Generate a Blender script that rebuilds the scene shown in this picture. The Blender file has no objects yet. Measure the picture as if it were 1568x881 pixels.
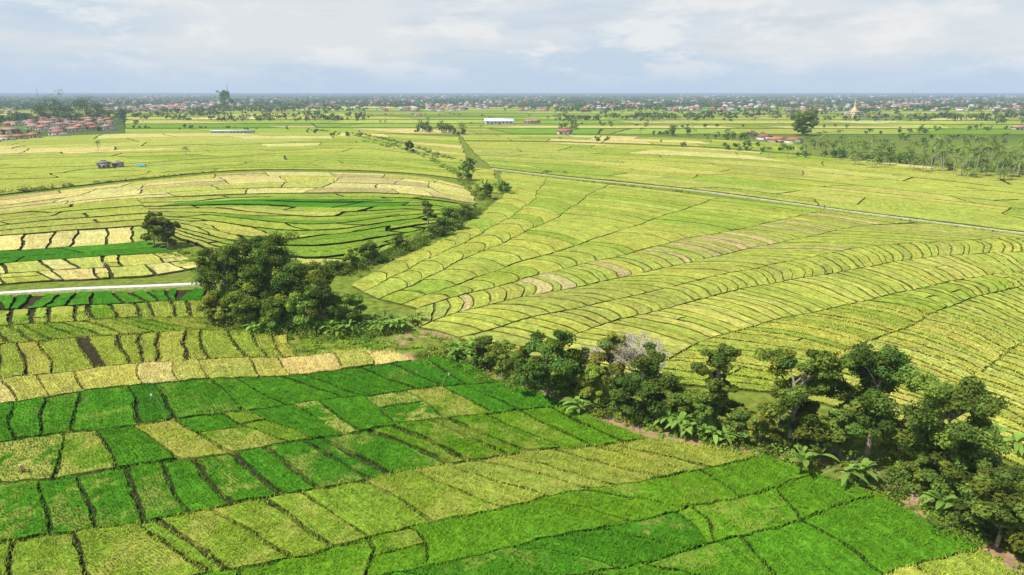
import bpy, math, random
import numpy as np
from mathutils import Vector
rng=np.random.default_rng(7); random.seed(7)
CAMH=45.0; F=1045.3; PITCH=math.atan((440.5-141.5)/F)
cp,sp=math.cos(PITCH),math.sin(PITCH)
# survey helper: ground position (metres) of a point measured on the drone photo
def G(x,y,z=0.0):
    dx=(x-784)/F; dy=-(y-440.5)/F
    d=(dx,cp+dy*sp,-sp+dy*cp); t=(CAMH-z)/-d[2]
    return np.array([d[0]*t,d[1]*t,z])
def mpp(x,y):
    g=G(x,y); return (g[1]*cp+CAMH*sp)/F
# ---------------------------------------------------------------- mesh builder
class MB:
    def __init__(s): s.V=[];s.F=[];s.C=[];s.R=[];s.n=0
    def add(s,V,Fs,col,mat=0,rc=None):
        V=np.asarray(V,dtype=np.float32).reshape(-1,3)
        col=np.asarray(col,dtype=np.float32)
        if col.ndim==1:
            if len(col)==3: col=np.append(col,0)
            col=np.tile(col,(len(V),1))
        elif col.shape[1]==3: col=np.hstack([col,np.zeros((len(col),1))])
        s.V.append(V); s.C.append(col)
        s.R.append(np.zeros((len(V),3)) if rc is None else rc)
        if not isinstance(Fs,list): Fs=[Fs]
        for f in Fs:
            f=np.asarray(f,dtype=np.int32)
            if len(f): s.F.append((f+s.n,mat))
        s.n+=len(V)
    def build(s,name,mats,smooth=False):
        V=np.vstack(s.V);C=np.vstack(s.C);R=np.vstack(s.R)
        me=bpy.data.meshes.new(name)
        me.vertices.add(len(V)); me.vertices.foreach_set('co',V.astype(np.float32).ravel())
        li=np.concatenate([f.ravel() for f,m in s.F])
        tot=np.concatenate([np.full(len(f),f.shape[1]) for f,m in s.F])
        mi=np.concatenate([np.full(len(f),m) for f,m in s.F])
        st=np.concatenate([[0],np.cumsum(tot)[:-1]])
        me.loops.add(len(li)); me.loops.foreach_set('vertex_index',li.astype(np.int32))
        me.polygons.add(len(tot)); me.polygons.foreach_set('loop_start',st.astype(np.int32))
        me.polygons.foreach_set('material_index',mi.astype(np.int32))
        if smooth: me.polygons.foreach_set('use_smooth',np.ones(len(tot),dtype=bool))
        a=me.attributes.new('Col','FLOAT_COLOR','POINT'); a.data.foreach_set('color',C.astype(np.float32).ravel())
        a=me.attributes.new('rc','FLOAT_VECTOR','POINT'); a.data.foreach_set('vector',R.astype(np.float32).ravel())
        for m in mats: me.materials.append(m)
        me.update(calc_edges=True); me.validate()
        ob=bpy.data.objects.new(name,me); bpy.context.scene.collection.objects.link(ob)
        return ob
def box(mb,c,s,rot=0,col=(.5,.5,.5),mat=0):
    x,y,z=[v/2 for v in s]
    P=np.array([[-x,-y,-z],[x,-y,-z],[x,y,-z],[-x,y,-z],[-x,-y,z],[x,-y,z],[x,y,z],[-x,y,z]])
    cr,sr=math.cos(rot),math.sin(rot)
    Q=np.c_[P[:,0]*cr-P[:,1]*sr,P[:,0]*sr+P[:,1]*cr,P[:,2]]+np.array(c)
    mb.add(Q,np.array([[0,3,2,1],[4,5,6,7],[0,1,5,4],[1,2,6,5],[2,3,7,6],[3,0,4,7]]),col,mat)
def tube(mb,pts,rad,col,mat=0,k=7):
    pts=np.array(pts,float); n=len(pts); V=[]
    for i in range(n):
        d=pts[min(i+1,n-1)]-pts[max(i-1,0)]; d/=np.linalg.norm(d)+1e-9
        a=np.cross(d,[0.3,1,0.1]); a/=np.linalg.norm(a)+1e-9; b=np.cross(d,a)
        for j in range(k):
            t=2*math.pi*j/k; V.append(pts[i]+rad[i]*(math.cos(t)*a+math.sin(t)*b))
    Fq=[[i*k+j,i*k+(j+1)%k,(i+1)*k+(j+1)%k,(i+1)*k+j] for i in range(n-1) for j in range(k)]
    mb.add(V,np.array(Fq),col,mat)
def lathe(mb,c,prof,col,mat=0,k=20):
    V=[];n=len(prof)
    for r,z in prof:
        for j in range(k):
            t=2*math.pi*j/k; V.append([c[0]+r*math.cos(t),c[1]+r*math.sin(t),c[2]+z])
    mb.add(V,np.array([[i*k+j,i*k+(j+1)%k,(i+1)*k+(j+1)%k,(i+1)*k+j] for i in range(n-1) for j in range(k)]),col,mat)
def unit(a): return a/(np.linalg.norm(a,axis=1,keepdims=True)+1e-9)
def leaves(mb,cen,rad,per,size,col,mat=0,var=.35,flat=.8,shell=.45,slim=.6,upb=.5):
    cen=np.asarray(cen,float).reshape(-1,3); N=len(cen)
    rad=np.broadcast_to(np.asarray(rad,float),(N,)) 
    M=N*per; ci=np.repeat(np.arange(N),per)
    d=unit(rng.normal(size=(M,3)))
    r=rng.random(M)**shell*rad[ci]
    p=cen[ci]+d*r[:,None]*np.array([1,1,flat])
    nrm=unit(d*.7+rng.normal(size=(M,3))*.5+np.array([0,0,upb]))
    t=unit(np.cross(nrm,rng.normal(size=(M,3)))); b=np.cross(nrm,t)
    sz=(size*(.6+.8*rng.random(M)))[:,None]
    V=np.stack([p-t*sz*.5,p+b*sz*.5*slim,p+t*sz*.5,p-b*sz*.5*slim],1).reshape(-1,3)
    cv=(1-var+2*var*rng.random(N))[ci]*(.75+.5*rng.random(M))
    hue=rng.normal(size=N)[ci]*.10
    col=np.asarray(col,float); C=col[None,:]*cv[:,None]*np.stack([1+hue,np.ones(M),1-hue],1)
    C=np.repeat(np.clip(C,0,1),4,axis=0)
    V[:,2]=np.maximum(V[:,2],0.03)
    mb.add(V,np.arange(M*4).reshape(-1,4),C,mat)
# ---------------------------------------------------------------- materials
HAZE_TINT=(0.56,0.69,0.87,1)
def mat(name,rough=.8,spec=.15):
    m=bpy.data.materials.new(name); m.use_nodes=True; nt=m.node_tree; nt.nodes.clear()
    try: m.cycles.emission_sampling='NONE'
    except Exception: pass
    return m,nt,nt.nodes.new
def haze_tint(nt,sh,L=7500):  # aerial haze painted into the material: bluish emission grows with distance from origin
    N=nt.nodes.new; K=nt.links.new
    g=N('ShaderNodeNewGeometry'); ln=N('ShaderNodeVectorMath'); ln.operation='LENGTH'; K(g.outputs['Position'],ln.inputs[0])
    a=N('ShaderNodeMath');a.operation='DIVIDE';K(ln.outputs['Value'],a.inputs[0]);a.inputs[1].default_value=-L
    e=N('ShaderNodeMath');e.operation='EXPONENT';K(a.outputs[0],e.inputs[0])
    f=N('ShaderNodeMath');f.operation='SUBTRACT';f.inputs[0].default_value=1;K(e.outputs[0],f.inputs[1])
    em=N('ShaderNodeEmission');em.inputs[0].default_value=HAZE_TINT;em.inputs[1].default_value=.76
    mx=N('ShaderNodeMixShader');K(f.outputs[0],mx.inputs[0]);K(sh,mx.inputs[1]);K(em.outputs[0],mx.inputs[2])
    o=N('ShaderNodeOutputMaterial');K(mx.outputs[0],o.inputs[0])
def noise(nt,scale,detail=4,vec=None,rough=.6):
    n=nt.nodes.new('ShaderNodeTexNoise');n.inputs['Scale'].default_value=scale;n.inputs['Detail'].default_value=detail;n.inputs['Roughness'].default_value=rough
    if vec is not None: nt.links.new(vec,n.inputs['Vector'])
    return n.outputs['Fac']
def mrange(nt,v,a,b,c,d,smooth=False):
    n=nt.nodes.new('ShaderNodeMapRange');nt.links.new(v,n.inputs[0])
    if smooth:n.interpolation_type='SMOOTHSTEP'
    for i,x in enumerate((a,b,c,d)): n.inputs[i+1].default_value=x
    return n.outputs[0]
def mixc(nt,f,a,b,mode='MIX'):
    n=nt.nodes.new('ShaderNodeMix');n.data_type='RGBA';n.blend_type=mode
    for s,i in ((f,0),(a,6),(b,7)):
        if isinstance(s,(int,float)): n.inputs[i].default_value=s
        elif isinstance(s,tuple): n.inputs[i].default_value=(*s,1) if len(s)==3 else s
        else: nt.links.new(s,n.inputs[i])
    return n.outputs[2]
def math2(nt,op,a,b):
    n=nt.nodes.new('ShaderNodeMath');n.operation=op
    for s,i in ((a,0),(b,1)):
        if isinstance(s,(int,float)): n.inputs[i].default_value=s
        else: nt.links.new(s,n.inputs[i])
    return n.outputs[0]
def attr(nt,name):
    n=nt.nodes.new('ShaderNodeAttribute');n.attribute_name=name;return n
def geo(nt): return nt.nodes.new('ShaderNodeNewGeometry').outputs['Position']
def vmul(nt,v,s):
    n=nt.nodes.new('ShaderNodeVectorMath');n.operation='MULTIPLY';nt.links.new(v,n.inputs[0]);n.inputs[1].default_value=s;return n.outputs[0]
def bump(nt,h,dist,st=1):
    n=nt.nodes.new('ShaderNodeBump');n.inputs['Distance'].default_value=dist;n.inputs['Strength'].default_value=st;nt.links.new(h,n.inputs['Height']);return n.outputs[0]
def princ(nt,col,rough=.8,spec=.1,nrm=None,metal=0):
    p=nt.nodes.new('ShaderNodeBsdfPrincipled')
    if isinstance(col,tuple): p.inputs['Base Color'].default_value=(*col,1)
    else: nt.links.new(col,p.inputs['Base Color'])
    p.inputs['Roughness'].default_value=rough;p.inputs['Specular IOR Level'].default_value=spec;p.inputs['Metallic'].default_value=metal
    if nrm is not None: nt.links.new(nrm,p.inputs['Normal'])
    return p.outputs[0]
def diff(nt,col,nrm=None):
    p=nt.nodes.new('ShaderNodeBsdfDiffuse');nt.links.new(col,p.inputs[0])
    if nrm is not None: nt.links.new(nrm,p.inputs['Normal'])
    return p.outputs[0]
# rice canopy
RICE,nt,N=mat('rice_canopy')
pos=geo(nt); A=attr(nt,'Col'); R=attr(nt,'rc')
n1=noise(nt,1.1,4,pos,.75); n2=noise(nt,.05,3,pos,.7); n3=noise(nt,1.0,2,vmul(nt,R.outputs['Vector'],(2.6,.10,1)))
n4=noise(nt,.16,4,pos,.7); n5=noise(nt,.35,3,pos,.7)
v=math2(nt,'MULTIPLY',mrange(nt,n1,.3,.7,.58,1.42),mrange(nt,n2,.3,.7,.87,1.13))
v=math2(nt,'MULTIPLY',v,mrange(nt,n3,.3,.7,.74,1.26))
v=math2(nt,'MULTIPLY',v,mrange(nt,n5,.3,.7,.84,1.16))
cmb=N('ShaderNodeCombineColor')
for i in range(3): nt.links.new(v,cmb.inputs[i])
c=mixc(nt,1.0,A.outputs['Color'],cmb.outputs[0],'MULTIPLY')
pf=math2(nt,'ADD',n4,math2(nt,'MULTIPLY',A.outputs['Alpha'],.10))
pf=math2(nt,'MULTIPLY',mrange(nt,pf,.54,.66,0,1,True),math2(nt,'MINIMUM',A.outputs['Alpha'],1))
c=mixc(nt,pf,c,(.37,.37,.08))
c=mixc(nt,mrange(nt,noise(nt,.035,4,pos,.7),.54,.70,0,.35,True),c,mixc(nt,1.0,c,(.66,.88,.5),'MULTIPLY'))
haze_tint(nt,diff(nt,c,bump(nt,n1,.28,.8)))
def leafmat(name,tr=.3):
    m,nt,N=mat(name); A=attr(nt,'Col'); K=nt.links.new
    d=N('ShaderNodeBsdfDiffuse');K(A.outputs['Color'],d.inputs[0])
    if tr>0:
        t=N('ShaderNodeBsdfTranslucent');K(mixc(nt,1.0,A.outputs['Color'],(1.3,1.2,.5),'MULTIPLY'),t.inputs[0])
        mx=N('ShaderNodeMixShader');mx.inputs[0].default_value=tr;K(d.outputs[0],mx.inputs[1]);K(t.outputs[0],mx.inputs[2]);d=mx
    haze_tint(nt,d.outputs[0]); return m
LEAF=leafmat('foliage',.35); BLADE=leafmat('rice_blades',0);FARLEAF=leafmat('foliage_far',0)
def attrmat(name,rough=.8,amp=.25,sc=2.0):
    m,nt,N=mat(name);A=attr(nt,'Col');n=noise(nt,sc,5,geo(nt))
    v=mrange(nt,n,.3,.7,1-amp,1+amp);cm=N('ShaderNodeCombineColor')
    for i in range(3): nt.links.new(v,cm.inputs[i])
    haze_tint(nt,princ(nt,mixc(nt,1.0,A.outputs['Color'],cm.outputs[0],'MULTIPLY'),rough,.15,bump(nt,n,.05,.5)));return m
SOLID=attrmat('masonry_and_paint',.8,.15,1.2); BARK=attrmat('bark',.9,.4,3); SOIL=attrmat('soil',.95,.4,1.2)
ROOF=attrmat('roof_tiles',.8,.25,.8)
# ground
GROUND,nt,N=mat('ground_grass')
pos=geo(nt);n1=noise(nt,.5,6,pos,.7);n2=noise(nt,.03,4,pos)
near=mixc(nt,mrange(nt,n1,.35,.65,0,1),(.09,.14,.016),(.25,.31,.05))
near=mixc(nt,mrange(nt,n2,.5,.62,0,.5),near,(.22,.21,.07))
vo=N('ShaderNodeTexVoronoi');vo.inputs['Scale'].default_value=1.0;nt.links.new(vmul(nt,pos,(.0045,.0028,0)),vo.inputs['Vector'])
sx=N('ShaderNodeSeparateColor');nt.links.new(vo.outputs['Color'],sx.inputs[0])
cr=N('ShaderNodeValToRGB');nt.links.new(sx.outputs[0],cr.inputs[0])
e=cr.color_ramp.elements;e[0].position=0;e[0].color=(.05,.10,.02,1);e[1].position=1;e[1].color=(.22,.30,.05,1)
q=e.new(.4);q.color=(.13,.20,.04,1);q=e.new(.7);q.color=(.08,.14,.03,1)
far=mixc(nt,mrange(nt,noise(nt,.006,5,pos),.4,.6,0,.7),cr.outputs[0],(.04,.075,.022))
ln=N('ShaderNodeVectorMath');ln.operation='LENGTH';nt.links.new(pos,ln.inputs[0])
c=mixc(nt,mrange(nt,ln.outputs['Value'],650,1100,0,1),near,far)
haze_tint(nt,diff(nt,c,bump(nt,n1,.15,.6)))
mb=MB();S=45000
mb.add([[-S,-300,0],[S,-300,0],[S,S,0],[-S,S,0]],np.array([[0,1,2,3]]),(.1,.1,.1))
mb.build('ground',[GROUND])
# ---------------------------------------------------------------- fields
Y=(.35,.39,.065); Y2=(.40,.42,.09); P=(.54,.49,.17); YG=(.265,.345,.045); GR=(.16,.285,.022); D=(.068,.215,.012); DD=(.05,.18,.011); ST=(.44,.38,.15); OL=(.32,.35,.07)
def rs(poly,n=240):
    w=np.array([G(*p)[:2] for p in poly])
    L=np.r_[0,np.cumsum(np.linalg.norm(np.diff(w,axis=0),axis=1))];L/=L[-1]
    s=np.linspace(0,1,n);o=np.c_[np.interp(s,L,w[:,0]),np.interp(s,L,w[:,1])]
    k=9
    for _ in range(2):
        pad=np.vstack([2*o[0]-o[k:0:-1],o,2*o[-1]-o[-2:-k-2:-1]])
        ker=np.ones(2*k+1)/(2*k+1)
        o=np.c_[np.convolve(pad[:,0],ker,'valid'),np.convolve(pad[:,1],ker,'valid')]
    return o
sv=np.linspace(0,1,240)
def field(top,bot,n,cols,nt_=1,h=.5,gap=.5,jit=.3,tuft=0,patch=0.,cv=.07,name='rice_field',skew=.12,bare=0.,bow=0.,base=(.055,.07,.018),tj=.15,split=0.,warp=0.,skirt=.5):
    T=rs(top);B=rs(bot);mb=MB()
    tb=np.linspace(0,1,nt_+1)
    if nt_>1: tb[1:-1]+=rng.uniform(-tj,tj,nt_-1)/nt_
    fr=rng.uniform(2,5);ph=rng.uniform(0,6)
    def P_(s,t):
        s=np.clip(s,0,1)
        if warp: t=np.clip(t,0,1)+(warp/nt_)*np.sin(s*fr*2.5+ph+t*5)*np.sin(np.pi*np.clip(t,0,1))
        x=np.interp(s,sv,T[:,0])*(1-t)+np.interp(s,sv,B[:,0])*t
        y=np.interp(s,sv,T[:,1])*(1-t)+np.interp(s,sv,B[:,1])*t
        wx=x+.55*np.sin(y*.13+x*.05)+.3*np.sin(y*.4+1.3)+.12*np.sin(y*1.3+x*.9); wy=y+.5*np.sin(x*.11+2)+.25*np.sin(x*.37)+.12*np.sin(x*1.5+y*.7)
        return wx,wy
    # bund earth sheet under the plots
    U,Vv=np.meshgrid(np.linspace(0,1,80),np.linspace(0,1,6));X,Yy=P_(U,Vv)
    idx=np.arange(480).reshape(6,80)
    mb.add(np.stack([X,Yy,np.full(X.shape,.02)],-1).reshape(-1,3),np.stack([idx[1:,:-1],idx[1:,1:],idx[:-1,1:],idx[:-1,:-1]],-1).reshape(-1,4),base)
    for k in range(nt_):
        nn=n if nt_==1 else max(1,n+rng.integers(-1,2))
        a=np.linspace(0,1,nn+1);
        a[1:-1]+=rng.uniform(-jit,jit,nn-1)/nn
        b=a.copy(); b[1:-1]+=(skew*1.5*np.sin(a[1:-1]*fr*3+ph+k)+rng.uniform(-.35,.35,nn-1)*skew)/nn
        bw=bow*rng.uniform(.8,1.2)
        cells=[]
        for j in range(nn):
            if rng.random()<split:
                m_=rng.uniform(.35,.65); cells+=[(j,0,m_),(j,m_,1)]
            else: cells.append((j,0,1))
        for j,va,vb in cells:
            T0,T1=tb[k],tb[k+1]
            t0,t1=T0+(T1-T0)*va,T0+(T1-T0)*vb
            A0=a[j]*(1-va)+b[j]*va;A1_=a[j+1]*(1-va)+b[j+1]*va;B0_=a[j]*(1-vb)+b[j]*vb;B1_=a[j+1]*(1-vb)+b[j+1]*vb
            g=lambda s,t:np.array(P_(np.array([s]),t)).ravel()
            p00,p10,p01,p11=g(A0,t0),g(A1_,t0),g(B0_,t1),g(B1_,t1)
            Lu=(np.linalg.norm(p10-p00)+np.linalg.norm(p11-p01))/2; Lv=(np.linalg.norm(p01-p00)+np.linalg.norm(p11-p10))/2
            if Lu<gap*2 or Lv<gap*1.6: continue
            gg=gap*rng.uniform(.6,1.4)
            du,dv=gg/2/Lu,gap/2/Lv
            st_=1. if tuft else 2.
            nu=int(np.clip(Lu/st_,2,40));nv=int(np.clip(Lv/st_,2,30))
            U,Vv=np.meshgrid(np.linspace(du,1-du,nu+1),np.linspace(dv,1-dv,nv+1))
            U=U+rng.normal(size=U.shape)*du*.24; Vv=Vv+rng.normal(size=U.shape)*dv*.24
            def ev(U,Vv):
                s=(1-Vv)*(A0+(A1_-A0)*U)+Vv*(B0_+(B1_-B0_)*U)
                vv=va+(vb-va)*Vv
                s=s+bw*4*vv*(1-vv)/n*np.sin(np.pi*np.clip(s,0,1))**.5
                return P_(s,t0+(t1-t0)*Vv)
            X,Yy=ev(U,Vv)
            col=np.array(cols[rng.integers(len(cols))] if not callable(cols) else cols((j+.5)/nn,(t0+t1)/2))
            col=col*(1+rng.uniform(-cv,cv))*np.array([1+rng.uniform(-.07,.07),1,1])
            if rng.random()<bare: col=np.array(ST)*rng.uniform(.85,1.05)
            hh=h*rng.uniform(.8,1.2)
            Z=hh+rng.normal(size=X.shape)*(.05 if tuft else .025)
            V=np.stack([X,Yy,Z],-1).reshape(-1,3); nV=len(V)
            rc=np.stack([U*Lu,Vv*Lv+rng.random()*50,np.full(U.shape,rng.random()*99)],-1).reshape(-1,3)
            idx=np.arange(nV).reshape(nv+1,nu+1)
            Fq=np.stack([idx[1:,:-1],idx[1:,1:],idx[:-1,1:],idx[:-1,:-1]],-1).reshape(-1,4)
            ring=np.concatenate([idx[0,:-1],idx[:-1,-1],idx[-1,:0:-1],idx[:0:-1,0]])
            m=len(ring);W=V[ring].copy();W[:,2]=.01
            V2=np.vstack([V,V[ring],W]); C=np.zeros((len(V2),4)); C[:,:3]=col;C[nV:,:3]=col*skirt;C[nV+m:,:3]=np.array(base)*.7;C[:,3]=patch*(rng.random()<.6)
            i=np.arange(m);i2=(i+1)%m
            Fs=np.stack([nV+i2,nV+i,nV+m+i,nV+m+i2],-1)
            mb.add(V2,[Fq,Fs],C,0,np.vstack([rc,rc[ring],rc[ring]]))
            if tuft:
                sp_=tuft; NU=int(Lu/sp_);NV=int(Lv/sp_)
                if NU<1 or NV<1: continue
                U,Vv=np.meshgrid(np.linspace(du*.7,1-du*.7,NU),np.linspace(dv*.7,1-dv*.7,NV))
                U=(U+rng.normal(size=U.shape)*.16*sp_/Lu).ravel();Vv=(Vv+rng.normal(size=Vv.shape)*.2*sp_/Lv).ravel()
                X,Yy=ev(U,Vv); q=(np.hypot(X,Yy)<165)&(np.abs(X)<Yy*.9+10)&(Yy>38)
                X=X[q];Yy=Yy[q];M=len(X)
                if M==0: continue
                nb=5; th=rng.random((M,nb))*6.283; ln_=rng.uniform(.25,.55,(M,nb))*rng.uniform(.5,1.35,(M,1))
                base_=np.stack([X,Yy,np.full(M,hh-.05)],-1)[:,None,:]+np.zeros((M,nb,3))
                dr=np.stack([np.cos(th),np.sin(th),np.zeros_like(th)],-1)
                sd=np.stack([-np.sin(th),np.cos(th),np.zeros_like(th)],-1)
                w=.055*sp_/.4
                tip=base_+dr*(ln_*rng.uniform(.3,.9,(M,nb)))[...,None]+np.array([0,0,1])*(ln_*.75)[...,None]
                b1=base_-sd*w-dr*.03;b2=base_+sd*w-dr*.03
                V=np.stack([b1,b2,tip],2).reshape(-1,3)
                # slow ripening variation across the plot
                wv=.5+.5*np.sin(X*.35+np.sin(Yy*.21)*2+Yy*.13)*np.sin(Yy*.4+X*.11+1)
                tc=col[None,:]*rng.uniform(.75,1.55,(M,1))*np.stack([1+.25*wv,.95+.12*wv,np.ones(M)],1)
                C=np.repeat(tc,nb*3,axis=0)
                mb.add(V,np.arange(len(V)).reshape(-1,3),np.clip(C,0,.9),1)
    if mb.n: mb.build(name,[RICE,BLADE])
# --- foreground strips
R0=[(-150,464),(0,457),(120,450),(230,446),(322,443)]
R1=[(-150,488),(0,478),(120,470),(230,465),(312,463)]
R2=[(-150,512),(0,503),(120,494),(230,488),(318,492)]
R3=[(-150,545),(0,530),(120,520),(250,512),(380,507),(430,506)]
R4=[(-150,600),(0,584),(100,575),(200,564),(330,554),(455,549)]
R4b=[(-150,600),(0,584),(100,575),(200,564),(330,554),(450,550),(530,539),(600,541)]
R5=[(-150,640),(0,622),(100,608),(250,592),(400,580),(500,573),(625,555)]
R5b=R5+[(690,549)]
R6=[(-150,700),(0,682),(120,668),(260,650),(380,630),(520,612),(650,600),(770,590)]
R7=[(-150,770),(0,748),(90,738),(180,722),(300,702),(380,690),(480,674),(600,658),(720,643),(800,635),(875,627)]
R8=[(-150,870),(0,838),(100,826),(200,804),(300,784),(430,760),(560,740),(700,716),(800,702),(900,690),(1000,674)]
R9=[(-150,990),(0,940),(200,905),(350,880),(470,852),(620,817),(780,784),(900,755),(1010,737),(1100,717),(1165,698)]
R10=[(-100,1150),(300,1040),(700,940),(920,881),(1100,830),(1220,797),(1350,765)]
R11=[(300,1170),(700,1070),(1100,960),(1350,888),(1430,868),(1510,847)]
R12=[(900,1170),(1250,1040),(1600,915)]
DK=(.05,.045,.022)
field(R0,R1,18,[DD,D],tuft=.5,gap=1.0,skew=.9,base=DK)
field(R1,R2,15,[YG,GR,YG],tuft=.5,gap=1.0,patch=.8,base=DK,split=.15)
field(R2,R3,16,[YG,YG,GR],tuft=.45,gap=1.0,patch=.8,base=DK,split=.15)
field(R3,R4,17,[YG,YG,Y],tuft=.42,gap=.9,patch=.8,base=DK,skew=.3)
field(R4b,R5,12,[P,Y2],tuft=.4,gap=.45,h=.6)
field(R5b,R6,14,[D,D,DD],tuft=.38,gap=.6,base=DK,skew=.3,patch=.3)
field(R6,R7,15,lambda s,t:YG if .17<s<.40 and rng.random()<.5 else (D if rng.random()<.65 else GR),tuft=.36,gap=.6,patch=1.3,base=DK,skew=.35,split=.1,jit=.4)
field(R7,R8,19,lambda s,t:(D if rng.random()<.6 else DD) if s<.62 else (.12,.26,.014),tuft=.34,gap=.8,patch=.6,base=DK,skew=.2,jit=.35)
field(R8,R9,17,lambda s,t:(.20,.31,.03) if s<.6 else (.27,.35,.05),tuft=.32,gap=.6,patch=.8,base=DK,skew=.3,jit=.4,split=.05)
field(R9,R10,11,lambda s,t:D if (t>.4 and s<.7) else (.115,.265,.014),2,tuft=.3,gap=.42,jit=.4,patch=.5,skew=.5,split=.05,bow=.1,base=DK)
field(R10,R11,9,lambda s,t:(.09,.245,.013),tuft=.3,gap=.42,patch=.5,skew=.6,jit=.4,split=.05,bow=.1,base=DK)
field(R11,R12,6,[Y,YG],tuft=.3,gap=.4)
# --- right terraces
C0=[(535,438),(580,410),(640,385),(700,355),(742,325),(772,300),(766,264)]
C1=[(585,460),(640,432),(720,395),(800,360),(860,330),(900,300),(932,284)]
C2=[(640,474),(740,446),(830,422),(940,394),(1060,366),(1180,342),(1262,323)]
C3=[(640,503),(740,470),(860,445),(960,425),(1060,403),(1180,375),(1330,345),(1420,344)]
C3b=C3[:-1]+[(1400,342)]
C4=[(700,522),(790,497),(860,478),(960,455),(1080,430),(1200,402),(1340,377),(1568,364),(1750,386)]
C5=[(800,548),(900,505),(1000,477),(1130,447),(1280,417),(1450,392),(1568,385),(1750,400)]
C6=[(960,580),(1060,532),(1150,502),(1280,472),(1450,434),(1568,415),(1750,415)]
C7=[(1180,605),(1260,560),(1340,520),(1450,472),(1568,438),(1750,435)]
C8=[(1400,655),(1460,605),(1530,545),(1600,505),(1750,465)]
C9=[(1570,720),(1640,640),(1750,580),(1900,530)]
BG=(.13,.15,.03)
K_=dict(h=.34,base=BG,jit=.25,skirt=.6)
field(C0,C1,20,[Y,YG,Y],2,gap=.55,bow=.6,**K_)
field(C1,C2,24,[Y,Y,YG],2,gap=.55,bow=.6,**K_)
field(C2,C3b,50,[Y,OL,ST,OL],1,gap=.5,bare=.12,bow=.7,**K_)
field(C3,C4,48,[Y,OL,Y],1,gap=.55,bow=.8,bare=.04,**K_)
field(C4,C5,60,[Y,OL,Y],1,gap=.55,bow=.8,**K_)
field(C5,C6,56,[Y,Y2,Y],1,gap=.55,bow=.8,split=.1,**K_)
field(C6,C7,48,[Y,Y,YG],1,gap=.55,tuft=.6,bow=.8,split=.08,**K_)
field(C7,C8,46,[Y,Y,Y2],1,gap=.6,tuft=.6,bow=.8,split=.08,**K_)
field(C8,C9,38,[Y,Y2,Y],1,gap=.6,tuft=.6,bow=.8,split=.1,**K_)
# --- beyond the path
PA=[(752,259),(850,271),(950,281),(1060,292),(1200,311),(1330,329),(1568,359),(1800,388)]
PU=[(x,y-2) for x,y in PA]
N1=[(738,246),(900,256),(1100,271),(1300,292),(1568,322),(1800,350)]
N2=[(722,231),(850,235),(1000,242),(1170,250),(1350,268),(1568,292),(1800,318)]
N3=[(712,218),(850,219),(1000,224),(1100,229),(1250,241),(1400,254),(1568,270),(1800,290)]
field(N1,PU,6,[Y,YG,Y2],3,gap=.9,h=.5,base=BG,skew=.3,split=.3,tj=.3)
field(N2,N1,7,[Y,Y2,Y,OL],4,gap=1.,h=.55,base=BG,skew=.3,tj=.3)
field(N3,N2,7,[Y,YG,Y,P],4,gap=1.2,h=.6,base=BG,skew=.3,tj=.3)
field([(702,207),(900,208),(1060,213),(1230,222)],[(712,216),(850,217),(1000,222),(1100,227),(1230,237)],6,[Y,P,YG],3,gap=1.4,h=.6,base=BG)
# --- left amphitheatre
M0=[(-150,322),(0,304),(100,292),(230,277),(340,267),(400,264),(560,266),(650,272),(712,287)]
A1=[(-150,345),(0,327),(100,315),(200,305),(300,301),(420,297),(560,296),(650,300),(732,314)]
A1l=[(-150,345),(0,327),(100,315),(225,304)]
A2=[(-150,385),(0,364),(100,356),(235,348)]
A3=[(-150,410),(0,387),(120,380),(222,372)]
A4=[(-150,427),(0,406),(120,398),(270,388)]
A5=[(-150,460),(0,437),(120,431),(230,425),(315,410)]
field(M0,A1,8,[P,P,Y2,Y2],4,gap=.8,bare=.2,base=BG,tj=.35,split=.3)
field(A1l,A2,2,[OL,Y,OL],7,gap=1.3,base=(.06,.08,.02),tj=.3,h=.7,skirt=.4)
field(A2,A3,9,[P,P,Y2],1,gap=.9)
field(A3,A4,3,[D,DD],2,gap=.6)
field(A4,A5,9,[P,Y2,Y],2,gap=.8,split=.3)
B0=[(208,307),(300,304),(420,300),(490,300),(560,299),(650,303),(732,317)]
B1=[(258,360),(340,392),(420,412),(500,415),(560,402),(620,378),(700,347)]
def bc(s,t):
    if s<.14: return OL
    if .12<t<.28 and s<.85: return GR if rng.random()<.5 else D
    if s<.48: return (Y,YG,Y2,YG)[rng.integers(4)]
    return ((.19,.29,.03),YG,(.16,.27,.025))[rng.integers(3)]
field(B0,B1,4,bc,15,gap=1.7,h=1.0,base=(.03,.04,.012),tj=.25,jit=.42,skew=.3,warp=.5,skirt=.22)
# --- left far
M1=[(-150,272),(0,264),(150,260),(300,251),(400,248),(550,244),(722,256)]
M2=[(-150,243),(0,241),(200,233),(400,226),(550,223),(713,240)]
M3=[(-150,226),(0,225),(200,219),(400,213),(560,213),(708,224)]
M4=[(-150,214),(0,213),(200,205),(400,205),(560,205),(702,211)]
M0u=[(x,y-4) for x,y in M0[:-1]]+[(728,278)]
field(M1,M0u,6,[Y,Y,YG],4,gap=1.1,h=.6,base=(.08,.1,.03),skew=.4,tj=.3,warp=.5)
field(M2,M1,6,[Y,YG,Y],5,gap=1.3,h=.7,base=(.08,.1,.03),skew=.4,tj=.3,warp=.6)
field(M3,M2,6,[Y,YG,Y2,P],3,gap=1.5,h=.7,base=(.08,.1,.03),tj=.3,warp=.4)
field(M4,M3,6,[Y,P,YG],2,gap=1.7,h=.6,base=BG)
field([(728,258),(755,262)],[(712,292),(770,298)],2,[YG,Y],4,gap=.8,base=BG)
ys=[(206,198),(197,191),(190,185),(184,179.5),(179,175),(174.5,171),(170.5,167.5),(167,164.5)]
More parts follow.
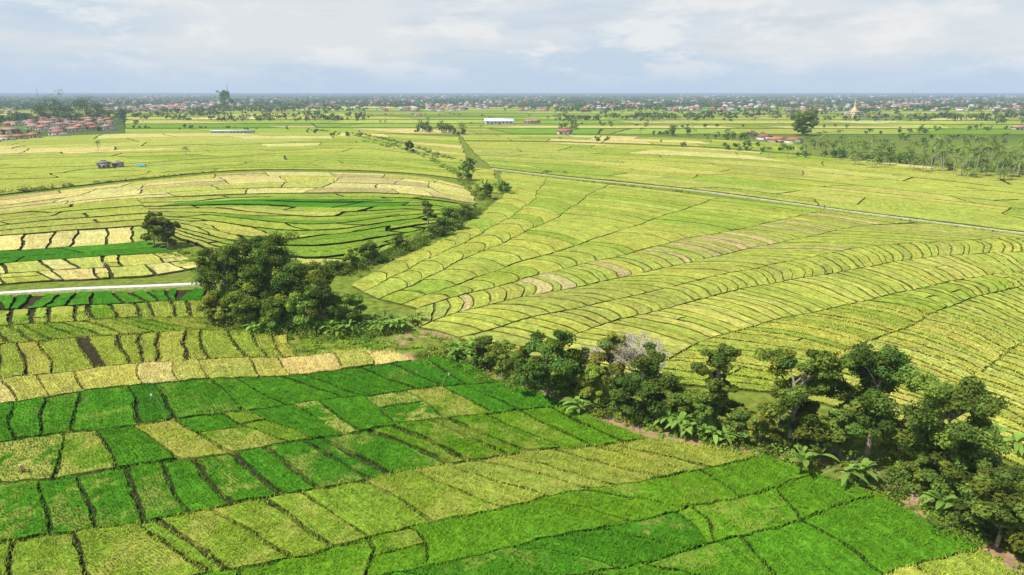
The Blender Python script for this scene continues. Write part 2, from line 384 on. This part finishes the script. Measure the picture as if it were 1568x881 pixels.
for a,b in ys:
    x0=-200+(190+200)*(a>180)
    field([(x0,b),(500,b-1),(900,b),(1300,b),(1900,b+2)],[(x0,a),(500,a-1),(900,a),(1300,a),(1900,a+2)],12,[Y,YG,YG,GR,P,Y],1,gap=3,cv=.18,skew=.5,jit=.45,split=.3)
# ---------------------------------------------------------------- paths
def ribbon(name,poly,w,z,col,m,rag=.0,bank=None):
    c=rs(poly);d=np.gradient(c,axis=0);d/=np.linalg.norm(d,axis=1,keepdims=True);n_=np.c_[-d[:,1],d[:,0]]
    ww=w/2*(1+rag*rng.normal(size=(240,1)));l=c+n_*ww;r=c-n_*ww;l2=c+n_*(ww+z);r2=c-n_*(ww+z)
    mb=MB();i=np.arange(239)
    mb.add(np.vstack([np.c_[l,np.full(240,z)],np.c_[r,np.full(240,z)]]),[np.stack([i+240,i+241,i+1,i],-1)],col)
    mb.add(np.vstack([np.c_[l,np.full(240,z)],np.c_[r,np.full(240,z)],np.c_[l2,np.full(240,-.0)],np.c_[r2,np.full(240,0.)]]),[np.stack([i,i+1,i+481,i+480],-1),np.stack([i+720,i+721,i+241,i+240],-1)],bank or col,1)
    mb.build(name,[m,SOIL])
ribbon('concrete_path',[(-150,461),(0,451),(120,444),(230,440),(330,435)],1.9,.4,(.70,.69,.66),SOLID,0,(.3,.32,.16))
ribbon('field_path',PA,1.8,.42,(.50,.49,.36),SOIL,.16,(.26,.29,.08))
ribbon('dirt_path',[(610,545),(700,556),(800,590),(870,622),(940,642),(1000,668),(1165,695),(1270,703),(1350,745),(1420,790),(1500,835),(1600,890)],2.4,.06,(.34,.23,.13),SOIL,.2)
ribbon('dirt_path',[(1265,690),(1330,722),(1400,760),(1480,800)],1.6,.10,(.36,.27,.18),SOIL,.2)
ribbon('dirt_path',[(590,535),(630,512),(700,512),(780,525)],4,.05,(.32,.25,.10),SOIL,.2)
# ---------------------------------------------------------------- vegetation
TG=(.145,.225,.04); TL=(.21,.305,.05); TD=(.10,.16,.032)
def tree(x,y,hpx,rpx,col=TG,name='broadleaf_tree',low=.12,lf=.42,dens=1.0,clumps=40):
    b=G(x,y);s=mpp(x,y);h=hpx*s*1.10;r=rpx*s
    col=np.array(col)*rng.uniform(.8,1.2)*np.array([rng.uniform(.85,1.2),1,1])
    mb=MB()
    ln_=rng.normal(size=2)*h*.04
    pts=[b,b+[r*.05,0,h*.25],b+[-r*.06+ln_[0]*.5,r*.04,h*.5],b+[r*.04+ln_[0],ln_[1],h*.72]]
    tr=max(.12,h*.022);tube(mb,pts,[tr*1.3,tr,tr*.75,tr*.4],(.30,.26,.19),1)
    cs=[];rr=[]
    nb=max(5,clumps//5)
    for q_ in range(nb):
        u=(q_+rng.random())/nb; z=low+.08+(.86-low)*u**.85
        prof=math.sin(math.pi*min(.93,max(.22,(z-low)/(1-low)*.74+.2)))**.6
        th=q_*2.4+rng.normal()*.5; q=rng.uniform(.2,.82)*prof
        bc_=b+np.array([math.cos(th)*r*q+ln_[0]*z,math.sin(th)*r*q+ln_[1]*z,h*z])
        m=b+np.array([0,0,h*min(.7,z*.75)]);tube(mb,[m,(m+bc_)/2+[0,0,.03*h],bc_],[tr*.5,tr*.3,tr*.1],(.30,.26,.19),1,5)
        for k in range(clumps//nb+1):
            d=rng.normal(size=3)*r*.18;d[2]*=.55
            cs.append(bc_+d);rr.append(r*rng.uniform(.14,.30))
    rr=np.array(rr);per=int(dens*2.5*4*math.pi*(r*.24)**2/(lf*lf*.5))
    per=int(np.clip(per,25,260))
    leaves(mb,cs,rr,per,lf,col,0,flat=.62,var=.45,upb=.7)
    mb.build(name,[LEAF,BARK])
TY=(.25,.32,.065)
tl=[(352,492,112,46,TG),(395,490,96,46,TG),(420,478,112,50,TG),(380,505,62,38,TL),(452,495,88,46,TG),(492,503,92,46,TG),(470,505,60,36,TL),(530,503,54,32,TL),(335,500,50,30,TL),(425,506,50,34,TL),
 (768,577,50,27,TL),(738,566,48,24,TG),(800,590,60,28,TL),(838,610,96,54,TG),(870,600,64,30,TG),(905,620,62,34,TL),(935,590,72,34,TY),(955,642,70,34,TG),(1005,642,98,48,TG),(1045,650,54,28,TL),(1092,660,128,36,TG),(1070,664,58,30,TG),(1130,675,50,26,TY),(1160,684,58,28,TL),(1205,694,156,60,TG),(1225,694,76,38,TG),(1325,705,172,62,TG),(1285,700,92,36,TY),(1250,690,54,30,TL),
 (1432,748,172,78,TG),(1375,722,96,40,TY),(1465,770,100,50,TG),(1410,740,60,38,TL),(1525,838,114,62,TG),(1590,850,120,60,TG),(1650,880,120,60,TG)]
for x,y,h,r,c in tl: tree(x,y,h,r,c,low=.06 if h<100 else .16,clumps=45 if h<100 else 70)
tree(655,350,44,17,TY,lf=.5,clumps=22,low=.2);tree(236,378,46,22,TG,lf=.5,clumps=60);tree(258,380,40,20,TG,lf=.5,clumps=50)
tree(568,402,32,20,TG,lf=.5,low=.05);tree(540,412,24,18,TL,lf=.5,low=.05);tree(714,278,26,13,TY,lf=.7,low=.1);tree(744,306,22,14,TG,lf=.6,low=.05);tree(692,352,34,21,TL,lf=.6,low=.05);tree(612,386,24,16,TL,lf=.5,low=.05);tree(516,420,20,14,TG,lf=.5,low=.05);tree(772,296,16,12,TL,lf=.6,low=.05);tree(720,262,18,10,TG,lf=.7,low=.05);tree(672,362,24,16,TG,lf=.6,low=.05);tree(712,336,22,14,TL,lf=.6,low=.05)
tree(628,236,18,9,TG,lf=.8);tree(1232,208,34,20,TG,lf=1.2,low=.05,clumps=70);tree(346,168,26,13,TG,lf=1.6,low=.05,clumps=60)
# shrubs
def shrubs(name,poly,w,r,per_m,col,lf=.4,dens=70,hz=.5,flat=.8):
    c=rs(poly);L=np.linalg.norm(np.diff(c,axis=0),axis=1).sum();n=int(L*per_m)
    i=rng.integers(0,240,n);p=c[i]+rng.uniform(-w/2,w/2,(n,2))
    rr=r*rng.uniform(.5,1.3,n);mb=MB()
    leaves(mb,np.c_[p,rr*hz],rr,dens,lf,col,0,var=.4,flat=flat)
    mb.build(name,[LEAF])
TLN=[(655,545),(720,560),(800,585),(860,606),(960,636),(1050,655),(1150,685),(1260,697)]
shrubs('undergrowth',TLN,7,1.5,1.6,TL,.38,110)
shrubs('undergrowth',[(1330,722),(1400,752),(1470,790),(1568,850),(1650,900)],9,2.0,2.0,TG,.38,140)
shrubs('undergrowth',[(1250,670),(1350,690),(1450,720),(1568,790),(1650,830)],8,1.5,2.0,TL,.38,110)
shrubs('undergrowth',[(690,530),(800,560),(920,600),(1040,625),(1180,655),(1300,685)],7,1.2,1.4,TY,.4,80)
shrubs('creek_shrubs',[(505,420),(560,408),(620,385),(680,355),(725,325)],7,2.1,1.8,TG,.42,110)
shrubs('creek_shrubs',[(725,325),(745,308),(715,280),(705,268)],7,2.0,.6,TL,.5,80)
shrubs('creek_shrubs',[(700,268),(650,240),(600,222),(540,208)],5,1.8,.3,TL,.7,60)
shrubs('creek_shrubs',[(755,285),(785,300)],5,1.8,.8,TL,.5,80)
shrubs('undergrowth',[(320,500),(400,505),(470,510),(540,512),(600,510)],7,1.9,2.0,TL,.38,120)
shrubs('tall_grass',[(450,525),(500,532),(560,528),(620,520)],13,1.0,6,(.26,.40,.05),.4,60,.2,.5)
shrubs('tall_grass',[(640,540),(720,556),(830,600),(900,628)],5,.7,2.5,(.24,.35,.045),.35,50,.2,.6)
shrubs('tall_grass',[(960,650),(1080,676),(1190,700),(1290,712),(1360,755),(1440,800),(1520,850)],4,.7,3,(.22,.33,.04),.33,60,.2,.6)
shrubs('tall_grass',[(1300,735),(1400,780),(1480,830),(1540,870)],5,.8,3,(.24,.36,.045),.35,60,.2,.6)
shrubs('tall_grass',[(230,385),(270,392),(320,405),(325,425)],8,1.1,2,(.20,.31,.04),.42,70,.2,.6)
shrubs('tall_grass',[(515,425),(580,400),(640,380),(700,350)],12,.8,2,(.26,.36,.05),.4,50,.2,.6)
shrubs('hedge',[(-100,305),(0,298),(60,292),(110,286)],6,2.0,.8,TG,.6,60)
shrubs('hedge',[(130,283),(230,274),(330,264)],4,1.2,.5,TL,.6,40)
shrubs('hedge',[(480,200),(560,208),(620,222),(700,248)],6,2,.3,TG,.9,40)
shrubs('hedge',[(330,262),(385,250),(430,247)],3,1.0,.25,TL,.7,30)
shrubs('hedge',[(560,218),(640,236),(690,246)],6,1.8,.25,TL,.9,40)
shrubs('hedge',[(1110,325),(1160,320),(1320,330),(1568,362)],2,.5,.25,TG,.5,20)
shrubs('hedge',[(750,262),(850,274),(950,284),(1060,296)],2,.6,.4,TG,.5,20)
shrubs('hedge',[(830,265),(850,266),(870,266)],5,1.4,.5,TL,.6,50)
# tree groups mid distance
def grove(name,pts,r,per_tree,col,lf):
    mb=MB();cs=[];rr=[]
    for (x,y,hp,n,wx) in pts:
        for i in range(n):
            b=G(x+rng.uniform(-wx,wx),y+rng.uniform(-1.2,1.2));s=mpp(x,y);h=hp*s*rng.uniform(.5,1.15)
            tube(mb,[b,b+[0,0,h*.7]],[.3,.15],(.1,.08,.05),1,5)
            R=h*.45
            for k in range(8):
                d=rng.normal(size=3)*.38;cs.append(b+[d[0]*R,d[1]*R,h*.55+d[2]*R*.9]);rr.append(R*.5)
    leaves(mb,cs,np.array(rr),per_tree,lf,col,0,var=.5)
    mb.build(name,[FARLEAF,BARK])
grove('tree_group',[(110,184,42,6,24),(85,185,32,5,24),(138,184,28,4,20),(180,183,24,3,14)],0,70,TD,1.6)
grove('tree_group',[(670,204,20,12,38),(700,207,12,4,12),(650,202,14,5,14)],0,26,TD,1.3)
grove('tree_group',[(870,199,16,3,16),(925,216,8,4,14),(852,200,9,2,8),(885,192,8,3,12)],0,26,TG,1.3)
grove('tree_group',[(540,209,10,4,14),(480,204,8,3,14),(505,208,6,3,20),(260,198,7,6,60),(330,197,6,6,50),(420,199,6,5,60)],0,24,TG,1.3)
grove('tree_group',[(1048,208,16,5,20),(1010,208,9,5,20),(1140,212,16,7,28),(960,194,8,8,50),(1100,214,11,7,60),(1100,226,12,7,60),(1080,196,9,6,60)],0,26,TG,1.3)
grove('tree_group',[(1180,232,12,10,70),(1280,242,17,10,60),(1400,252,20,10,60),(1350,248,20,10,40),(1520,262,16,12,70),(1640,272,18,14,60),(1300,228,15,8,60),(1420,234,12,8,80),(1540,244,12,8,80),(1480,222,12,8,90),(1370,252,26,4,25),(1480,262,22,3,60)],0,34,TG,.95)
grove('tree_group',[(1380,205,10,8,60),(1490,200,10,10,80),(1440,214,12,10,100),(1540,190,10,8,60),(1270,196,8,6,40)],0,22,TG,1.5)
grove('tree_group',[(50,208,12,12,60),(20,190,12,8,40),(150,190,11,10,60),(170,200,9,5,40),(-60,210,16,10,60)],0,24,TD,1.4)
# coconut palms
def palm(mb,b,h,R,k_=1.,tk=1.):
    lean=rng.normal(size=2)*h*.08
    pts=[b+[lean[0]*t*t,lean[1]*t*t,h*t] for t in (0,.3,.6,1)]
    tube(mb,pts,[.28,.22,.18,.15],np.array((.38,.34,.25))*tk,1,6)
    t0=pts[-1];tc=np.array([.17,.245,.05])*rng.uniform(.65,1.35)*k_
    for i in range(19):
        th=rng.random()*6.283;el=rng.uniform(-.35,.95);d=np.array([math.cos(th),math.sin(th),0]);sd=np.array([-d[1],d[0],0])
        Q_=[t0+d*R*u*math.cos(el*(1-u*.5))+np.array([0,0,R*(math.sin(el)*u-.75*u*u)]) for u in np.linspace(0,1,8)]
        V=[];Fq=[]
        for k in range(7):
            w=R*.22*math.sin(math.pi*min(1,.25+k/8.5));a=Q_[k];c=Q_[k+1]
            for sg in (-1,1):
                q=len(V);V+=[a,a*.35+c*.65,(a+c)/2+d*w*.4+sd*sg*w+np.array([0,0,-w*.55])];Fq.append([q,q+1,q+2])
        mb.add(V,np.array(Fq),tc*rng.uniform(.8,1.25),0)
mb=MB()
for i in range(170):
    x=rng.uniform(1200,1760) if i<120 else rng.normal(1500,75);yb=232+(x-1180)*.10+rng.uniform(-26,12)
    b=G(x,yb);palm(mb,b,rng.uniform(4,16.5)*(1.1 if x>1420 else .85),rng.uniform(4,5.4))
mb.build('coconut_palm_grove',[FARLEAF,BARK])
mb=MB()
for x,y,h in [(151,232,6),(285,240,5),(360,206,6),(582,196,7),(592,196,7),(735,210,9),(720,203,9),(1130,232,8),(1176,243,6),(1060,205,8),(935,192,8),(980,210,7),(1500,205,9),(1150,222,9)]:
    palm(mb,G(x,y),h*1.3,3.6)
for i in range(320):
    x=rng.uniform(-150,1720);y=rng.uniform(158,194);palm(mb,G(x,y),rng.uniform(9,15),4.5)
mb.build('distant_palms',[FARLEAF,BARK])
# distant tree masses
mb=MB();cs=[];rr=[]
for i in range(13500):
    y=142.6+ (rng.random()**1.2)*44; x=rng.uniform(-300,1870)
    dens=.55+.45*math.sin(x*.013+y*.35)+.35*math.sin(x*.041-y*.6)
    if y>160 and rng.random()>max(.06,dens)*(1.0 if y<171 else .34): continue
    if 560<x<850 and 169<y: continue
    b=G(x,y); h=rng.uniform(6,12)*(1.7 if rng.random()<.10 else 1)
    if b[1]>14000: h*=2.4
    for k in range(3):
        cs.append(b+[rng.normal()*5,rng.normal()*3,h*rng.uniform(.3,.75)]);rr.append(h*.40)
cs=np.array(cs);rr=np.array(rr);dd=cs[:,1]
for lo,hi,per,lf in ((0,2200,24,2.2),(2200,5000,12,3.4),(5000,90000,8,5.5)):
    q=(dd>=lo)&(dd<hi)
    if q.any(): leaves(mb,cs[q],rr[q],per,lf,(.08,.135,.03),0,flat=.8,slim=.9,var=.45)
mb.build('distant_trees',[FARLEAF])
# banana plants
def banana(x,y,h=3.2,n=3):
    b0=G(x,y);mb=MB()
    for q in range(n):
        b=b0+np.array([rng.normal()*1.1,rng.normal()*1.1,0])*(q>0);hh=h*rng.uniform(.7,1.1)
        tube(mb,[b,b+[0,0,hh*.55]],[.16,.1],(.14,.17,.06),1,6)
        for i in range(8):
            th=rng.random()*6.283;el=rng.uniform(.25,1.35);d=np.array([math.cos(th),math.sin(th),0]);sd=np.array([-d[1],d[0],0]);L=hh*.75
            us=np.linspace(0,1,6);C_=[b+[0,0,hh*.5]+d*L*u*math.cos(el)+np.array([0,0,L*(math.sin(el)*u-.55*u*u)]) for u in us]
            ws=[.05,.26,.34,.33,.24,.03];V=[];
            for c,w in zip(C_,ws): V+=[c-sd*w+[0,0,.08*w],c,c+sd*w+[0,0,.08*w]]
            Fq=[[3*k+a,3*k+a+1,3*k+a+4,3*k+a+3] for k in range(5) for a in (0,1)]
            mb.add(V,np.array(Fq),np.array([.26,.42,.08])*rng.uniform(.7,1.3),0)
    mb.build('banana_plant',[LEAF,BARK])
for x,y in [(610,500),(590,492),(632,498),(575,505),(600,508),(560,505),(622,508),(585,512),(700,552),(718,548),(742,558),(690,545),(728,540),(410,512),(400,512),(1042,664),(1030,658),(1056,668),(1108,680),(1316,744),(505,514),(535,515),(712,550),(1440,790),(1550,690),(1225,714),(880,636)]:
    banana(x,y,rng.uniform(3.0,4.2))
# bare tree
def bare(x,y,h):
    mb=MB();b=G(x,y)
    def br(p,d,L,r,k):
        e=p+d*L;tube(mb,[p,(p+e)/2+rng.normal(size=3)*L*.04,e],[r,r*.8,r*.6],(.60,.55,.45),0,5)
        if k==0:return
        for i in range(4 if k>1 else 5):
            nd=d+rng.normal(size=3)*.42;nd[2]=abs(nd[2])*.8+.15;nd/=np.linalg.norm(nd);br(p+d*L*rng.uniform(.5,1),nd,L*.68,max(.035,r*.6),k-1)
    for i in range(4):
        d=np.array([rng.normal()*.35,rng.normal()*.3,1]);d/=np.linalg.norm(d);br(b,d,h*.36,.17,4)
    mb.build('bare_tree',[BARK])
bare(985,596,11.5);bare(905,575,6.0)
# ---------------------------------------------------------------- buildings
def house(mb,b,w,d,h,rot,rc,wc,full=True):
    cr,sr=math.cos(rot),math.sin(rot)
    def X(p): return [b[0]+p[0]*cr-p[1]*sr,b[1]+p[0]*sr+p[1]*cr,p[2]]
    box(mb,X((0,0,h/2)),(w,d,h),rot,wc,0)
    o=.8;rh=d*.28;W=w/2+o;Dd=d/2+o;rl=max(w/2-d*.35,w*.1)
    V=[X(p) for p in [(-W,-Dd,h+.02),(W,-Dd,h+.02),(W,Dd,h+.02),(-W,Dd,h+.02),(-rl,0,h+rh),(rl,0,h+rh)]]
    mb.add(V,[np.array([[0,1,5,4],[2,3,4,5],[3,2,1,0]]),np.array([[1,2,5],[3,0,4]])],rc,1)
    if full:
        box(mb,X((0,0,h+rh+.1)),(rl*2+.3,.35,.3),rot,np.array(rc)*.7,1)
        for sgn in (-1,1):
            for k in (-.32,.32): box(mb,X((k*w,sgn*(d/2+.03),h*.55)),(w*.14,.08,h*.38),rot,(.04,.05,.06),0)
            box(mb,X((0,sgn*(d/2+.03),h*.36)),(1.1,.08,h*.7),rot,(.12,.07,.04),0)
RC=[(.42,.17,.10),(.48,.22,.12),(.34,.14,.09),(.42,.26,.17),(.3,.25,.21),(.5,.27,.16)]
WC=[(.7,.67,.6),(.55,.5,.43),(.75,.72,.7),(.6,.38,.25)]
def hs(x,y,w=10): 
    mb=MB();house(mb,G(x,y),w*rng.uniform(.8,1.3),w*rng.uniform(.6,.8),rng.uniform(3,4.5),rng.uniform(-.6,.6),RC[rng.integers(6)],WC[rng.integers(4)]);mb.build('village_house',[SOLID,ROOF])
for i in range(44):
    x=rng.uniform(5,190);hs(x,184+rng.uniform(0,22)-(x*.03),13)
for x,y in [(30,214),(52,212),(90,209),(8,216),(205,172),(225,170),(240,172),(1170,216),(1190,219),(1215,222),(1150,210),(810,190),(820,189),(865,207),(1590,215),(1560,200),(640,178),(1345,182),(1355,180)]: hs(x,y,13)
mb=MB()
for i in range(1700):
    y=144.5+(rng.random()**1.1)*27
    x=rng.choice([rng.uniform(-200,1750),rng.normal(640,110),rng.normal(260,60),rng.normal(1080,150),rng.normal(1450,120)])
    if math.sin(x*.03+y*.3)<-.5: continue
    b=G(x,y);s=1.15 if b[1]<6000 else 1.8
    house(mb,b,rng.uniform(9,16)*s,rng.uniform(8,10)*s,rng.uniform(3.5,7)*s,rng.uniform(-1,1),RC[rng.integers(6)] if rng.random()<.7 else (.55,.55,.55),WC[rng.integers(4)],False)
mb.build('distant_village',[SOLID,ROOF])
# warehouse
mb=MB();b=G(764,191);
box(mb,b+[0,0,2.6],(40,18,5.2),.1,(.72,.74,.76),0)
cr,sr=math.cos(.1),math.sin(.1)
X=lambda p:[b[0]+p[0]*cr-p[1]*sr,b[1]+p[0]*sr+p[1]*cr,p[2]]
mb.add([X(p) for p in [(-21,-10,5.3),(21,-10,5.3),(21,10,5.3),(-21,10,5.3),(-21,0,9),(21,0,9)]],[np.array([[0,1,5,4],[2,3,4,5]]),np.array([[1,2,5],[3,0,4]])],(.8,.82,.84),0)
for k in range(-3,4): box(mb,X((k*5.5,-9.06,3)),(2.4,.1,2),.1,(.12,.15,.18),0)
box(mb,X((0,-9.1,2)),(4,.16,4),.1,(.2,.28,.36),0)
mb.build('warehouse',[SOLID])
mb=MB();b=G(357,204);box(mb,b+[0,0,1.2],(46,12,2.4),.03,(.5,.55,.55),0);box(mb,b+[0,0,2.7],(48,13.5,.5),.03,(.55,.72,.72),0)
for k in range(-5,6): box(mb,b+[k*4,-6.05,1.2],(1.6,.12,1.4),.03,(.1,.12,.12),0)
mb.build('greenhouse_shed',[SOLID])
# temple with golden spire
mb=MB();b=G(1307,180)
for k,(w,z,hh) in enumerate([(30,0,4),(24,4,3.5),(18,7.5,3)]):
    box(mb,b+[0,0,z+hh/2],(w,w,hh),.3,(.6,.5,.38),0)
    lathe(mb,b+[0,0,z+hh],[(w*.72,-.3),(w*.5,1.2),(w*.3,1.4)],(.5,.4,.28),0,4)
    for a in range(4):
        t=.3+a*math.pi/2
        for q in (-.3,0,.3): box(mb,b+[math.cos(t)*(w/2+.02)-math.sin(t)*q*w,math.sin(t)*(w/2+.02)+math.cos(t)*q*w,z+hh*.45],(.3,2,hh*.6),t,(.08,.06,.05),0)
lathe(mb,b+[0,0,11],[(5,0),(5.2,1),(4.6,3),(3.4,5),(2.2,7),(1.7,8.5),(2.0,9),(1.2,11),(1.3,11.4),(.9,15),(1,15.4),(.45,20),(.5,20.4),(.08,27)],(.75,.60,.30),0)
for a in range(4):
    t=.3+math.pi/4+a*math.pi/2;lathe(mb,b+[math.cos(t)*14,math.sin(t)*14,4],[(1.8,0),(1.9,1),(1,3),(.8,4),(.1,8)],(.7,.6,.4),0,10)
mb.build('temple_stupa',[SOLID])
# lattice mast
def mast(x,y,h,name='radio_mast'):
    mb=MB();b=G(x,y)
    for sx_ in (-1,1):
        for sy_ in (-1,1): tube(mb,[b+[sx_*2.2,sy_*2.2,0],b+[sx_*.5,sy_*.5,h]],[.28,.18],(.4,.2,.18),0,4)
    for k in range(10):
        z=h*k/10;w=2.2-1.7*k/10;z2=h*(k+1)/10;w2=2.2-1.7*(k+1)/10
        for a,c in (((-1,-1),(1,-1)),((1,-1),(1,1)),((1,1),(-1,1)),((-1,1),(-1,-1))):
            tube(mb,[b+[a[0]*w,a[1]*w,z],b+[c[0]*w2,c[1]*w2,z2]],[.13,.13],(.5,.5,.5),0,4);tube(mb,[b+[c[0]*w,c[1]*w,z],b+[a[0]*w2,a[1]*w2,z2]],[.13,.13],(.5,.5,.5),0,4)
    for z in (.8,.9,.97): lathe(mb,b+[0,0,h*z],[(.1,0),(1.6,.1),(1.6,2),(.1,2.1)],(.75,.75,.75),0,8)
    tube(mb,[b+[0,0,h],b+[0,0,h*1.12]],[.15,.08],(.6,.6,.6),0,5);mb.build(name,[SOLID])
mast(351,163,72);mast(60,158,62);mast(1395,156,55)
# farm huts
mb=MB();b=G(160,259)
house(mb,b,7,6,3.4,.5,(.22,.19,.17),(.35,.33,.30));mb.build('farm_hut',[SOLID,ROOF])
mb=MB();house(mb,G(181,257),5,4.5,2.8,-.3,(.3,.27,.24),(.42,.36,.3));mb.build('farm_hut',[SOLID,ROOF])
mb=MB();b=G(217,257)
for sx_ in (-2,2):
    for sy_ in (-1.3,1.3): tube(mb,[b+[sx_,sy_,0],b+[sx_,sy_,1.5]],[.06,.06],(.3,.25,.2),0,5)
mb.add([b+[-2.6,-1.8,1.3],b+[2.6,-1.8,1.3],b+[2.5,0,2.1],b+[-2.5,0,2.1],b+[-2.6,1.8,1.3],b+[2.6,1.8,1.3]],np.array([[0,1,2,3],[3,2,5,4]]),(.05,.3,.6),0);mb.build('blue_tarp_shelter',[SOLID])
# bamboo poles with flags
def pole(x,y,h):
    mb=MB();b=G(x,y);a=rng.choice([-1,1])
    pts=[b+[a*h*.22*t**3,0,h*t*(1-.06*t)] for t in np.linspace(0,1,8)];tube(mb,pts,np.linspace(.05,.02,8),(.45,.4,.22),0,5)
    e=np.array(pts[-1]);mb.add([e,e+[.03,0,-.5],e+[.28*a,.05,-.4],e+[.22*a,.03,-.05]],np.array([[0,1,2,3]]),(.7,.7,.6),0);mb.build('bamboo_pole_flag',[SOLID])
for x,y,h in [(258,665,6.5),(677,610,4.5),(788,350,4),(1068,415,3.5),(1268,330,5),(1040,410,3),(560,190,8)]: pole(x,y,h)
# farmers
def farmer(x,y,rot,shirt,bend=.0,z=.0):
    b=G(x,y);em=bpy.data.objects.new('farmer',None);bpy.context.scene.collection.objects.link(em);em.location=(*b[:2],z);em.rotation_euler=(0,0,rot)
    f=bend
    J=[(0,0,.92),(0,-.12*f,1.15),(0,-.35*f,1.38-.1*f),(0,-.42*f,1.5-.15*f),(0,-.48*f,1.64-.2*f),
       (.1,0,.88),(.12,-.03,.48),(.12,.02,.06),(.12,-.12,.03),(-.1,0,.88),(-.12,.05,.48),(-.13,.1,.06),(-.13,-.04,.03),
       (.2,-.33*f,1.36-.1*f),(.27,-.3*f-.05,1.1-.1*f),(.28,-.35*f-.2,.88),(.29,-.35*f-.26,.8),(-.2,-.33*f,1.36-.1*f),(-.27,-.3*f-.05,1.1-.1*f),(-.26,-.35*f-.22,.9),(-.26,-.35*f-.28,.82)]
    E=[(0,1),(1,2),(2,3),(3,4),(0,5),(5,6),(6,7),(7,8),(0,9),(9,10),(10,11),(11,12),(2,13),(13,14),(14,15),(15,16),(2,17),(17,18),(18,19),(19,20)]
    rad=[.14,.14,.15,.06,.1,.1,.07,.045,.04,.1,.07,.045,.04,.06,.045,.035,.03,.06,.045,.035,.03]
    me=bpy.data.meshes.new('body');me.from_pydata(J,E,[]);ob=bpy.data.objects.new('body',me);bpy.context.scene.collection.objects.link(ob);ob.parent=em
    sk=ob.modifiers.new('s','SKIN');
    for i,v_ in enumerate(me.skin_vertices[0].data): v_.radius=(rad[i],rad[i]); v_.use_root=(i==0)
    ob.modifiers.new('u','SUBSURF').levels=1
    m,nt,N_=mat('farmer_clothes');g=N_('ShaderNodeTexCoord');sp_=N_('ShaderNodeSeparateXYZ');nt.links.new(g.outputs['Object'],sp_.inputs[0])
    c=mixc(nt,mrange(nt,sp_.outputs[2],.9,.92,0,1),(.05,.06,.09),shirt);c=mixc(nt,mrange(nt,sp_.outputs[2],1.44-.1*f,1.46-.1*f,0,1),c,(.3,.17,.1));haze_tint(nt,princ(nt,c,.9));me.materials.append(m)
    mb=MB();h=np.array([0,-.48*f,1.70-.2*f]);lathe(mb,h,[(.24,0),(.12,.08),(.01,.16)],(.6,.5,.3),0,12);o=mb.build('straw_hat',[SOLID]);o.parent=em
for a in [(37,728,0,(.7,.35,.2),.5,0),(245,272,1,(.7,.7,.7),.8,.3),(511,279,2,(.7,.2,.15),.6,.3),(500,280,0,(.6,.6,.65),.3,.3),(1262,320,.5,(.6,.1,.1),.2,.2),(160,412,1,(.7,.7,.72),.6,.2)]: farmer(*a)
# ---------------------------------------------------------------- sky, sun, camera
EL=math.radians(54); az=(-.9,-.38)
w=bpy.data.worlds.new('World');bpy.context.scene.world=w;w.use_nodes=True;nt=w.node_tree;nt.nodes.clear();N=nt.nodes.new;K=nt.links.new
sky=N('ShaderNodeTexSky');sky.sky_type='NISHITA';sky.sun_disc=False;sky.sun_elevation=EL;sky.sun_rotation=math.atan2(az[0],az[1])
sky.air_density=1.2;sky.dust_density=1.0
b1=N('ShaderNodeBackground');K(sky.outputs[0],b1.inputs[0]);b1.inputs[1].default_value=.10
tc=N('ShaderNodeTexCoord');vec=tc.outputs['Generated'];sx=N('ShaderNodeSeparateXYZ');K(vec,sx.inputs[0])
ca=noise(nt,2.0,8,vmul(nt,vec,(1,1,5)),.55);cb=noise(nt,7,10,vmul(nt,vec,(1,1,3.0)),.60)
ccol=mixc(nt,mrange(nt,ca,.40,.58,0,1,True),(.60,.73,.87),(.80,.84,.88))
ccol=mixc(nt,mrange(nt,cb,.48,.62,0,.75,True),ccol,(.94,.95,.95))
ccol=mixc(nt,mrange(nt,noise(nt,5,7,vmul(nt,vec,(1,1,7))),.54,.66,0,.45,True),ccol,(.66,.71,.77))
hor=mrange(nt,sx.outputs[2],0.0,.06,.92,0,True)
ccol=mixc(nt,hor,ccol,(.56,.71,.90))
b2=N('ShaderNodeBackground');K(ccol,b2.inputs[0]);b2.inputs[1].default_value=.94
cov=mrange(nt,sx.outputs[2],.25,.6,.95,.2,True)
mx=N('ShaderNodeMixShader');K(cov,mx.inputs[0]);K(b1.outputs[0],mx.inputs[1]);K(b2.outputs[0],mx.inputs[2])
o=N('ShaderNodeOutputWorld');K(mx.outputs[0],o.inputs[0])
l=bpy.data.lights.new('sun','SUN');l.energy=5.0;l.angle=math.radians(.6);l.color=(1,.95,.86)
so=bpy.data.objects.new('sun',l);bpy.context.scene.collection.objects.link(so)
n=math.hypot(*az);sd=Vector((az[0]/n*math.cos(EL),az[1]/n*math.cos(EL),math.sin(EL)));so.rotation_euler=sd.to_track_quat('Z','Y').to_euler()
cam=bpy.data.cameras.new('camera');cam.lens=24;cam.sensor_width=36;cam.clip_end=100000;cam.clip_start=.5
co=bpy.data.objects.new('camera',cam);bpy.context.scene.collection.objects.link(co);co.location=(0,0,CAMH);co.rotation_euler=(math.pi/2-PITCH,0,0)
bpy.context.scene.camera=co
sc=bpy.context.scene;sc.view_settings.view_transform='Standard';sc.view_settings.look='None';sc.view_settings.exposure=0
